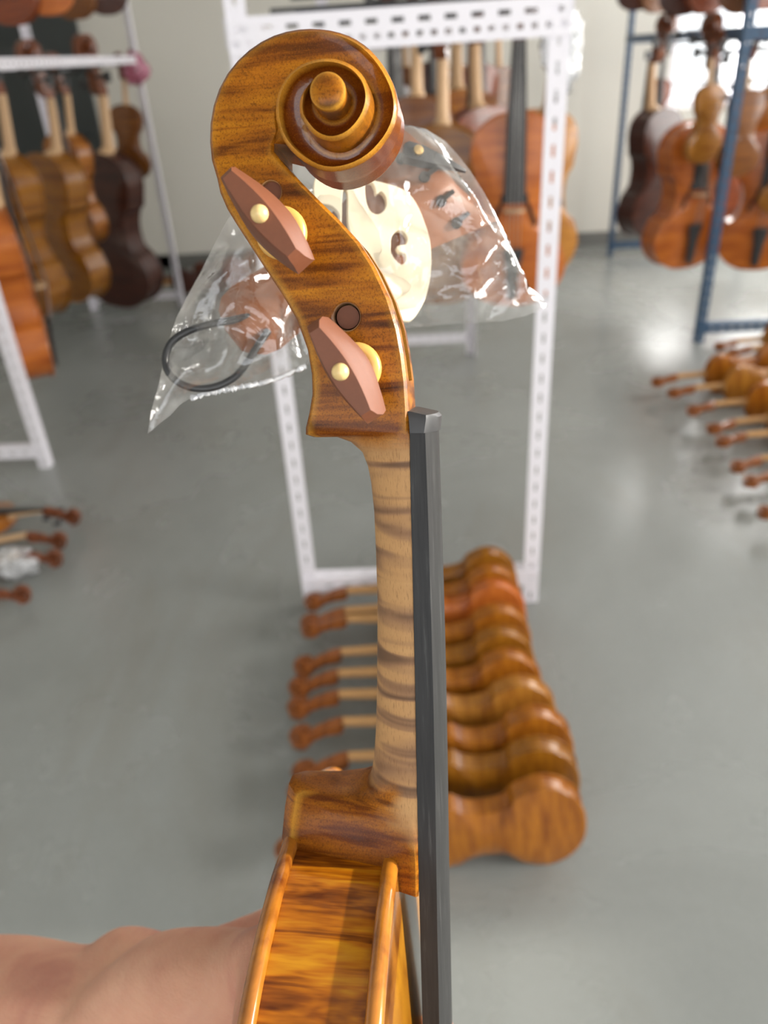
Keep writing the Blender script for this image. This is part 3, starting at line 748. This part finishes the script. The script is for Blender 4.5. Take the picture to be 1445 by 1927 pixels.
# mirror to the far side
mir = {}
for i in range(len(mb.v)):
    x, y, z = mb.v[i]
    mir[i] = i if abs(z) < 1e-7 else None
for i in list(mir):
    if mir[i] is None: x, y, z = mb.v[i]; mir[i] = mb.vert((x, y, -z), mb.a[i])
mb.f = quads + [tuple(mir[i] for i in reversed(q)) for q in quads]
neck_me = mb.mesh('neck', M['flamed'], angle=38, attr=True)
neck = link('neck', neck_me, violin)
# peg holes and pegbox hollow, cut out of the wood
cut = MB()
def drill(px, py, d, r, depth):
    q = V(px, py, d*mm); n0 = len(cut.v); cut.lathe([(r*1.16*mm, 3*mm), (r*1.16*mm, -.1*mm), (r*mm, -.6*mm), (r*mm, -depth*mm)], q, (0, 0, 1), 28)
    for i in range(n0, n0+56): cut.a[i] = (1, 0, 0)
drill(652, 596, 11.4, 3.35, 6); drill(509, 360, 10.9, 2.6, 6)
hol = []
for b_, i_, dB, dI, m, vn in PEG[2:11]:
    B, I = V2(*b_, dB), V2(*i_, dI); e = (I-B); L = e.length; e /= L
    p0, p1 = B + e*L*.52, I + e*.004; w = .0052
    hol.append([(p0.x, p0.y, -w), (p0.x, p0.y, w), (p1.x, p1.y, w), (p1.x, p1.y, -w)])
n0 = len(cut.v); cut.loft(hol)
for i in range(n0, len(cut.v)): cut.a[i] = (1, 0, 0)
cme = cut.mesh('cutter', M['flamed'], smooth=False, attr=True)
cob = link('cutter', cme, violin)
def boolean(o, c):
    md = o.modifiers.new('cut', 'BOOLEAN'); md.object = c; md.operation = 'DIFFERENCE'; md.solver = 'EXACT'
    bpy.context.view_layer.update()
    dg = bpy.context.evaluated_depsgraph_get(); new = bpy.data.meshes.new_from_object(o.evaluated_get(dg))
    o.modifiers.clear(); return new
nm = boolean(neck, cob)
if len(nm.polygons) > 1000: neck.data = nm
ca = nm.color_attributes['mask']
for px_, py_, d_, r_ in ((652, 596, 11.4, 3.35), (509, 360, 10.9, 2.6)):
    q = V(px_, py_, d_*mm)
    for i, v in enumerate(nm.vertices):
        if math.hypot(v.co.x-q.x, v.co.y-q.y) < r_*1.25*mm and v.co.z > 0:
            ca.data[i].color = (1, 0, 0, 0) if v.co.z > (d_-.45)*mm else (0, 0, 0, 0)
nm.name = 'neck'; nm.shade_smooth(); nm.set_sharp_from_angle(angle=math.radians(36))
print('NECK polys', len(neck_me.polygons), len(nm.polygons))
bpy.data.objects.remove(cob)

# fingerboard and nut
fb = MB(); rings = []
FBL = [(815, 771, 800, 12.2), (960, 773.5, 805, 12.7), (1120, 777.5, 810, 13.4), (1300, 781.5, 815, 14.1), (1500, 785, 819, 15.0), (1700, 789, 822, 16.0), (1927, 795, 826.5, 17.2), (2250, 803, 833, 18.8)]
for py, xl, xr, w in FBL:
    w_ = w*mm; a0 = V(xl, py, w_); a1 = V(xr, py, w_)
    ring = [(a0.x, a0.y, w_), (a1.x, a1.y, w_)]
    for k in range(1, 12):
        t = 1-2*k/12; ring.append((a1.x + .0029*(1-t*t), a1.y, w_*t))
    ring += [(a1.x, a1.y, -w_), (a0.x, a0.y, -w_)]
    rings.append(ring)
fb.loft(rings); fb.build('fingerboard', M['board'], violin, angle=25)
nt = MB(); rings = []
for py, xl, xr, w, ar in ((774, 767, 776, 11.6, .0005), (781, 768, 806, 11.9, .002), (788, 769, 806, 12.1, .0029), (815.5, 771, 802, 12.2, .0031)):
    w_ = w*mm; a0 = V(xl, py, w_); a1 = V(xr, py, w_)
    rings.append([(a0.x, a0.y, w_), (a1.x-.0006, a1.y, w_), (a1.x, a1.y, w_-.0008)] + [(a1.x+ar*(1-t*t), a1.y, w_*t) for t in (.6, .3, 0, -.3, -.6)] + [(a1.x, a1.y, -w_), (a0.x, a0.y, -w_)])
nt.loft(rings); nt.build('nut', M['ebony'], violin, angle=30)

# tuning pegs
def peg(base, tip, wing_px, shaft_r=.0032, far=False, length=None):
    b0, t0 = base, tip; ax = (t0-b0).normalized(); L = (t0-b0).length
    wd = wing_px - ax*wing_px.dot(ax); wd.normalize(); sd = ax.cross(wd)
    p = MB(); rings = []
    def sec(h, a, s, ex):
        r = []
        for k in range(28):
            if ex <= 2:
                q = 2*math.pi*k/28; w_, s_ = a*math.cos(q), s*math.sin(q)
            else:                                # lens with blunt ends
                q = k if k < 14 else 27-k; f_ = 1-2*q/13; w_ = a*f_; s_ = s*(1-.50*abs(f_)**1.8)*(1 if k < 14 else -1)
            r.append(b0 + ax*h + wd*w_ + sd*s_)
        return r
    inn = .0236 if not far else .0240
    for h, a, s, ex in ((-inn, .0029, .0029, 2), (-.004, .0034, .0034, 2), (.0005, .0042, .0042, 2), (.0035, .0044, .0040, 2), (.0055, .0062, .0043, 3), (.0085, .0104, .0050, 3),
                        (L*.50, .0126, .0050, 3), (L*.70, .0130, .0042, 3), (L*.86, .0122, .0032, 3), (L*.95, .0112, .0029, 3), (L*.99, .0106, .0025, 3)):
        rings.append(sec(h, a, s, ex))
    p.loft(rings); po = p.build('tuning_peg', M['rosewood'], violin, angle=26)
    cb = MB(); cb.lathe([(.0035, -.0016), (.0058, -.0016), (.0063, -.0010), (.0064, -.0003), (.0060, .0001), (.0060, .0005), (.0062, .0008), (.0058, .0015), (.0046, .0019), (.0040, .0019)], b0, ax, 32)
    cb.build('collar', M['boxwood_dark'], po, angle=60)
    pn = MB(); R_ = .0020
    pn.lathe([(.0003, -R_)] + [(R_*math.sin(math.pi*k/10), -R_*math.cos(math.pi*k/10)) for k in range(1, 10)] + [(.0003, R_)], t0 - ax*.0002, ax, 20)
    pn.build('pin', M['boxwood'], po, angle=0)
    return po
def wing(p, q, d): return V(*q, d*mm)-V(*p, d*mm)
peg(V(529, 438, .0142), V(488, 402, .0365), wing((450, 340), (580, 498), 30))
peg(V(670, 693, .0145), V(640, 700, .0365), wing((606, 622), (705, 783), 30))
for (px, py, d, w) in ((652, 596, 11.4, ((640, 560), (700, 640))), (509, 360, 10.9, ((480, 330), (540, 400)))):
    q = V(px, py, d*mm); b0 = Vector((q.x, q.y, -.0150)); peg(b0, b0 + Vector((0, 0, -.022)), wing(*w, -30), far=True, shaft_r=.003)

# body: full violin outline, hanging below the heel
bl = .356
backL, topL = V(533, 1606, .012), V(742, 1648, .0172)
b_top = (backL.y + topL.y)/2 + .0005
aB, aT = backL.x+.0035, topL.x-.0035            # rib edges (inside the plates)
print('BODY', backL, topL, 'rib height', aT-aB)
HF = [(x*bl, (y-1)*bl) for x, y in HALF]
def body_loop(n=6):
    r = [(p.x, p.y) for p in catmull([(x, y, 0) for x, y in HF], n)]
    return r + [(0, .0002)] + [(-x, y) for x, y in reversed(r[1:])]
BL = body_loop()
slope = (topL.y-backL.y)/(topL.x-backL.x)
def bb(a, y): return b_top + y + slope*(a-(aB+aT)/2)*.6
rb = MB(); na = 5
rb.loft([[(lerp(aB, aT, k/na), bb(lerp(aB, aT, k/na), y), d) for d, y in BL] for k in range(na+1)])
rb.build('ribs', M['rib'], violin, angle=40)
def body_plate(name, mat, a0, sgn, th, arch, over):
    p = MB(); cy = -bl*.5; rings = []
    nrm = []
    for i, (d, y) in enumerate(BL):
        p0, p1 = BL[i-1], BL[(i+1) % len(BL)]; t = Vector((p1[0]-p0[0], p1[1]-p0[1])); nn = Vector((t.y, -t.x)).normalized(); nrm.append(nn)
    def rg(off, a, s=1.0):
        return [(a, bb(a0, cy+(y+nn.y*off-cy)*s), (d+nn.x*off)*s) for (d, y), nn in zip(BL, nrm)]
    for off, h in ((-.004, 0), (over-.0012, 0), (over-.0003, .0006), (over, .0018), (over-.0002, .0030), (over-.0010, .0039), (over-.0022, .0043), (over-.0040, .0041)):
        rings.append(rg(off, a0+sgn*h*th/.0043))
    for s in (.93, .85, .7, .5, .25, .04): rings.append(rg(over-.004, a0+sgn*(.0041*th/.0043 + arch*(1-s**2.3)), s))
    p.loft(rings); return p.build(name, mat, violin, angle=60)
body_plate('back_plate', M['plate'], aB, -1, .0045, .013, .0030)
body_plate('top_plate', M['plate'], aT, 1, .0045, .004, .0030).data.materials.append(M['belly'])
tp = [o for o in violin.children if o.name.startswith('top_plate')][0]
nb = len(BL)
for poly in tp.data.polygons:
    if sum(tp.data.vertices[v].co.x for v in poly.vertices)/len(poly.vertices) > aT + .0046: poly.material_index = 1

# ------------------------------------------------------------------ clear bag of fittings behind the pegbox
BF = Frame(640, 500, .268, (.22, -.02, -.975), (0, -1, 0)); B_ = BF.V
BM = BF.matrix()
bag_px = [(278, 816), (284, 775), (299, 722), (313, 655), (332, 598), (352, 558), (376, 515), (402, 462), (430, 410), (470, 360), (530, 318), (600, 285), (680, 255), (757, 234), (800, 243), (838, 266), (862, 292), (885, 322),
          (908, 358), (930, 400), (945, 430), (962, 465), (978, 500), (990, 525), (996, 540), (1015, 556), (1031, 577), (990, 594), (945, 604), (900, 607), (850, 609), (800, 614), (748, 618), (700, 634), (650, 655), (610, 672), (575, 688),
          (545, 702), (515, 714), (470, 725), (430, 732), (395, 738), (362, 748), (340, 760), (322, 780), (300, 797)]
op = [B_(*p).to_2d() for p in bag_px]
def inside(p, poly):
    c = False; j = len(poly)-1
    for i in range(len(poly)):
        a, b_ = poly[i], poly[j]
        if (a.y > p.y) != (b_.y > p.y) and p.x < (b_.x-a.x)*(p.y-a.y)/(b_.y-a.y)+a.x: c = not c
        j = i
    return c
def bdist(p, poly):
    m = 9
    for i in range(len(poly)):
        a, b_ = poly[i-1], poly[i]; e = b_-a; t = max(0, min(1, (p-a).dot(e)/e.length_squared)); m = min(m, (a+e*t-p).length)
    return m
dense = []
for i in range(len(op)):
    a, b_ = op[i-1], op[i]; n_ = max(1, int((b_-a).length/.0018))
    for k in range(n_): dense.append(a.lerp(b_, k/n_))
sp = .0018; pts = list(dense); xs = [p.x for p in op]; ys = [p.y for p in op]
y = min(ys); rowi = 0
while y < max(ys):
    x = min(xs) + (sp/2 if rowi % 2 else 0)
    while x < max(xs):
        p = Vector((x, y))
        if inside(p, op) and bdist(p, op) > sp*.7: pts.append(p)
        x += sp
    y += sp*.87; rowi += 1
nd = len(dense)
cv, _, cf, *_r = delaunay_2d_cdt(pts, [(i, (i+1) % nd) for i in range(nd)], [], 1, 1e-7)
bd = [bdist(p, op) for p in cv]
def facets(seed, n_, amp):
    """random crumple: flat triangles meeting in sharp folds"""
    rnd = random.Random(seed); P = []
    x0, x1, y0, y1 = min(xs)-.02, max(xs)+.02, min(ys)-.02, max(ys)+.02
    for k in range(n_): P.append(Vector((rnd.uniform(x0, x1), rnd.uniform(y0, y1))))
    P += [Vector((x0, y0)), Vector((x1, y0)), Vector((x0, y1)), Vector((x1, y1))]
    v, _, f, *_q = delaunay_2d_cdt(P, [], [], 0, 1e-7); hz = [rnd.uniform(-1, 1)*amp for _ in v]; T = []
    for t in f:
        a, b_, c = (v[i] for i in t); det = (b_.y-c.y)*(a.x-c.x)+(c.x-b_.x)*(a.y-c.y)
        T.append((a, b_, c, det, [hz[i] for i in t]))
    def h_(p):
        for a, b_, c, det, hh in T:
            l1 = ((b_.y-c.y)*(p.x-c.x)+(c.x-b_.x)*(p.y-c.y))/det
            if l1 < -1e-6: continue
            l2 = ((c.y-a.y)*(p.x-c.x)+(a.x-c.x)*(p.y-c.y))/det
            if l2 < -1e-6 or l1+l2 > 1+1e-6: continue
            return l1*hh[0]+l2*hh[1]+(1-l1-l2)*hh[2]
        return 0
    return h_
FC = {s_: (facets(s_, 120, .0062), facets(s_+50, 420, .0026)) for s_ in (1, 8)}
def crease(p, seed):
    q = Vector((p.x*30, p.y*30, seed)); w = noise.noise_vector(q)*.004
    p2 = Vector((p.x+w.x, p.y+w.y)); a = FC[int(seed)]
    return a[0](p2) + a[1](p2) + .0012*noise.noise(q*.7)
bagroot = thing('plastic_bag', 'clear crinkled plastic bag of violin fittings hanging behind the scroll', 'bag', BM)
for nm_, sg, seed in (('front_film', 1, 1.3), ('back_film', -1, 8.1)):
    f = MB()
    for p, dd in zip(cv, bd):
        puff = min(1, dd/.016)**.7
        f.vert((p.x, p.y, sg*(.0105*puff + .0002) + (crease(p, seed)+.0006)*min(1, dd/.006)*sg))
    f.f = [tuple(q) for q in cf]
    f.build(nm_, M['film'], bagroot, angle=0)
sl = MB(); seal = [B_(*p) for p in ((575, 689), (515, 715), (470, 726), (430, 733), (395, 739), (362, 749))]
sp_ = catmull(seal, 12); random.seed(3)
sl.tube([p + Vector((0, random.uniform(-1, 1)*.0003, random.uniform(-1, 1)*.0004)) for p in sp_], [.0006+random.random()*.0006 for _ in sp_], 6); sl.build('sealed_edge', M['white_film'], bagroot)

def filled(name, loops, z0, z1, mat, parent, bevel=.0006):
    """flat sheet with holes: first loop outer, others holes"""
    cu = bpy.data.curves.new(name, 'CURVE'); cu.dimensions = '2D'; cu.fill_mode = 'BOTH'
    for lp in loops:
        s = cu.splines.new('POLY'); s.points.add(len(lp)-1); s.use_cyclic_u = True
        for p, q in zip(s.points, lp): p.co = (q.x, q.y, 0, 1)
    cu.extrude = (z1-z0)/2-bevel; cu.bevel_depth = bevel; cu.bevel_resolution = 2; cu.offset = -bevel
    t = bpy.data.objects.new('tmp', cu); COL.objects.link(t); bpy.context.view_layer.update()
    me = bpy.data.meshes.new_from_object(t.evaluated_get(bpy.context.evaluated_depsgraph_get())); bpy.data.objects.remove(t)
    for v in me.vertices: v.co.z += (z0+z1)/2
    me.materials.clear(); me.materials.append(mat); me.shade_smooth(); me.set_sharp_from_angle(angle=math.radians(40))
    return link(name, me, parent)
def circ(c, r, n=20): return [Vector((c.x+r*math.cos(2*math.pi*k/n), c.y+r*math.sin(2*math.pi*k/n))) for k in range(n)]
# tailpiece: arched slab lofted along its length
tail = thing('tailpiece', 'reddish wooden tailpiece with a black gut loop inside the clear bag', 'tailpiece', BM)
A0, A1 = B_(484, 598).to_2d(), B_(850, 330).to_2d(); ed = (A1-A0); TL = ed.length; ed /= TL; pd = Vector((-ed.y, ed.x))
tm = MB(); rings = []
for t, w0, w1, hgt in ((-.12, .004, .006, .004), (-.10, .0095, .0085, .0052), (-.06, .0125, .0115, .0058), (0, .0135, .0128, .006), (.15, .0125, .012, .006), (.35, .0125, .012, .006), (.55, .0145, .014, .0058), (.72, .0170, .0165, .0070), (.86, .0205, .020, .0075), (.95, .0228, .0222, .0066), (.97, .0232, .0226, .0050)):
    r = []
    c = A0 + ed*TL*t
    for k in range(13):
        s = 1-2*k/12; w = w0 if s > 0 else w1
        q = c + pd*w*s + ed*TL*(.10 if s < 0 else -.02)*abs(s)**2.5*max(0, (t-.6)/.4); r.append((q.x, q.y, .0 + hgt*(1-abs(s)**(1.7 if t < .6 else 1.15))-.0008))
    for s in (-.9, 0, .9):
        q = c + pd*(w0 if s > 0 else w1)*s + ed*TL*(.10 if s < 0 else -.02)*abs(s)**2.5*max(0, (t-.6)/.4); r.append((q.x, q.y, -.0035))
    rings.append(r)
tm.loft(rings); tm.build('body', M['tail_wood'], tail, angle=40)
def on_tail(px, py):
    p = B_(px, py).to_2d(); return p
sd = (on_tail(808, 330)-on_tail(783, 350)).normalized()
for (px, py) in ((752, 305), (790, 348), (822, 390), (856, 424)):
    p = on_tail(px, py); ks = MB(); w = (p-A0).dot(pd)/.02; hz = .0070*(1-min(1, abs(w))**1.15)+.0004
    ks.lathe([(.0019, -.0012), (.0019, .0004)], (p.x, p.y, hz), (0, 0, 1), 14)
    q = p + sd*.0042; m3 = Matrix.Rotation(math.atan2(sd.y, sd.x), 3, 'Z'); ks.box(((p.x+q.x)/2+sd.x*.001, (p.y+q.y)/2+sd.y*.001, hz-.0004), (.0056, .0014, .0016), m3)
    ks.build('string_slot', M['hole'], tail, smooth=False)
lp = [(478, 592, 3.5), (440, 602, 4.5), (395, 610, 4.5), (352, 624, 4), (322, 645, 3.5), (311, 675, 3), (318, 702, 3), (340, 722, 3), (370, 731, 3.2), (405, 728, 3.5), (440, 711, 4), (463, 685, 4.5), (484, 652, 4.5), (505, 622, 4)]
lpp = catmull([B_(px, py, d*mm) for px, py, d in lp], 6)
tg = MB(); tg.tube(lpp, .00125, 10); tg.build('gut_loop', M['gut'], tail, angle=0)
# bridge
br_out = catmull([B_(px, py) for px, py in ((618, 352), (655, 354), (690, 357), (725, 365), (755, 378), (774, 402), (788, 435), (797, 465), (800, 500), (798, 535), (790, 570), (778, 595), (765, 612), (748, 615), (715, 604), (685, 600),
         (650, 603), (622, 615), (596, 618), (592, 590), (620, 570), (632, 540), (622, 510), (610, 480), (622, 452), (632, 425), (618, 405), (588, 395), (588, 352))], 4, True)
def blob(pts, n=4): return [p.to_2d() for p in catmull([B_(px, py) for px, py in pts], n, True)]
kid1 = blob([(680, 362), (690, 360), (697, 372), (699, 382), (708, 378), (717, 390), (716, 408), (704, 419), (690, 415), (682, 400), (679, 380)])
kid2 = blob([(726, 475), (727, 462), (736, 450), (748, 451), (756, 463), (753, 474), (742, 476), (737, 480), (741, 489), (752, 492), (753, 505), (744, 511), (732, 500), (726, 488)])
heart = blob([(638, 378), (646, 380), (647, 430), (652, 470), (642, 500), (634, 470), (636, 430)])
brg = thing('bridge', 'cream maple violin bridge lying on its side inside the clear bag', 'bridge', BM)
filled('body', [[p.to_2d() for p in br_out], kid1, kid2, heart], .0052, .0078, M['bridge'], brg, .0003)
# fine tuner
ft = thing('fine_tuner', 'small black metal fine tuner with brass screw inside the clear bag', 'fine tuner', BM)
q = MB(); a, b_ = B_(750, 300), B_(868, 334); e = (b_-a); L = e.length; e.normalize(); pn = Vector((-e.y, e.x, 0))
q.loft([[a + e*L*t + pn*w*s + Vector((0, 0, z+zz)) for s, z in ((-1, 0), (1, 0), (.8, hh), (-.8, hh))] for t, w, hh, zz in ((0, .0026, .003, .0050), (.05, .0036, .0036, .0050), (.3, .0034, .0036, .0050), (.55, .0024, .003, .0050), (.8, .0012, .002, .0050), (1, .0005, .001, .0045))])
q.build('lever', M['ebony'], ft, angle=35)
q = MB(); p = B_(775, 305); q.lathe([(.0017, .007), (.0019, .0082), (.0017, .0094), (.0004, .0098)], (p.x, p.y, 0), (0, 0, 1), 14); q.build('screw', M['brass'], ft)

# ------------------------------------------------------------------ the hand
person = thing('person', 'bare forearm and hand gripping the violin body from behind at the lower left', 'person', VF.matrix())
blobs = []
def chain(pts, rad):
    pts = catmull(pts, 6); n_ = len(pts)
    rr = catmull([(r, 0, 0) for r in rad], 6)
    for p, r in zip(pts, rr): blobs.append((p, r.x*mm))
plateA = aB-.0045
def at3(a, b_, d): return Vector((plateA + a*mm, b_top + b_*mm, d*mm))
fore = [V(-560, 2150, -.075), V(-260, 2010, -.070), V(-60, 1915, -.064), V(110, 1915, -.056), V(215, 1925, -.050)]
chain(fore, [40, 37, 33.5, 29, 26.5])
wr = V(215, 1925, -.050)
palm_c = at3(-24, -62, -30)
for k, (dd, bb_, r0) in enumerate(((-62, -84, 13), (-50, -98, 14.5), (-38, -112, 15), (-28, -124, 14.5))):
    chain([wr + Vector((0, (k-1.5)*-.006, (1.5-k)*-.008)), (wr+at3(-22, bb_-4, dd))/2 + Vector((-.004, -.002, 0)), at3(-17-k*0.5, bb_, dd)], [22, 19, r0])
# thenar and thumb
chain([wr + Vector((.004, .002, .012)), V(300, 1870, -.034), V(390, 1858, -.024), V(462, 1856, -.020), at3(-12, -50, -6)], [23, 21, 20.5, 19, 11.5])
chain([at3(-12, -50, -6), at3(-9.8, -50, 8), at3(-9.0, -50, 27)], [11.0, 9.5, 7.0])
# fingers: under the far bout and round onto the front, only one tip reaches the picture
tp_ = V(785, 1908, -.034); b0_ = (tp_.y-b_top)/mm; print('TIP', b0_, (tp_.x-aT)/mm)
fingers = [(-62, b0_-7, 8.8), (-64, b0_-26, 9.2), (-60, b0_-44, 8.8), (-54, b0_-60, 7.6)]
for k, (d0, b1, r) in enumerate(fingers):
    s = 92 - (0, 2, 8, 16)[k]; fa = (aT-plateA)/mm + 9.5
    tip = (58, 40, 36, 24)[k]
    up = 66
    chain([at3(-18, b1-12, d0+24), at3(-15, b1-up, -s+4), at3(4, b1-up-6, -s-10), at3(fa-14, b1-up-6, -s-9), at3(fa-2, b1-up, -s+2), at3(fa+1, b1-up*.55, -s+tip*.6), at3(fa+1, b1, -s+tip)],
          [r*1.35, r*1.2, r*1.08, r, r*.98, r*.92, r*.74])
hb = MB()
bm = bmesh.new()
for p, r in blobs:
    bmesh.ops.create_icosphere(bm, subdivisions=2, radius=r, matrix=Matrix.Translation(p))
me = bpy.data.meshes.new('hand'); bm.to_mesh(me); bm.free()
hand = link('forearm_and_hand', me, person)
rm = hand.modifiers.new('r', 'REMESH'); rm.mode = 'VOXEL'; rm.voxel_size = .0022
sm = hand.modifiers.new('s', 'SMOOTH'); sm.factor = .6; sm.iterations = 14
bpy.context.view_layer.update()
nm = bpy.data.meshes.new_from_object(hand.evaluated_get(bpy.context.evaluated_depsgraph_get())); hand.modifiers.clear(); hand.data = nm
nm.materials.clear(); nm.materials.append(M['skin']); nm.shade_smooth()
print('HAND', len(nm.polygons))
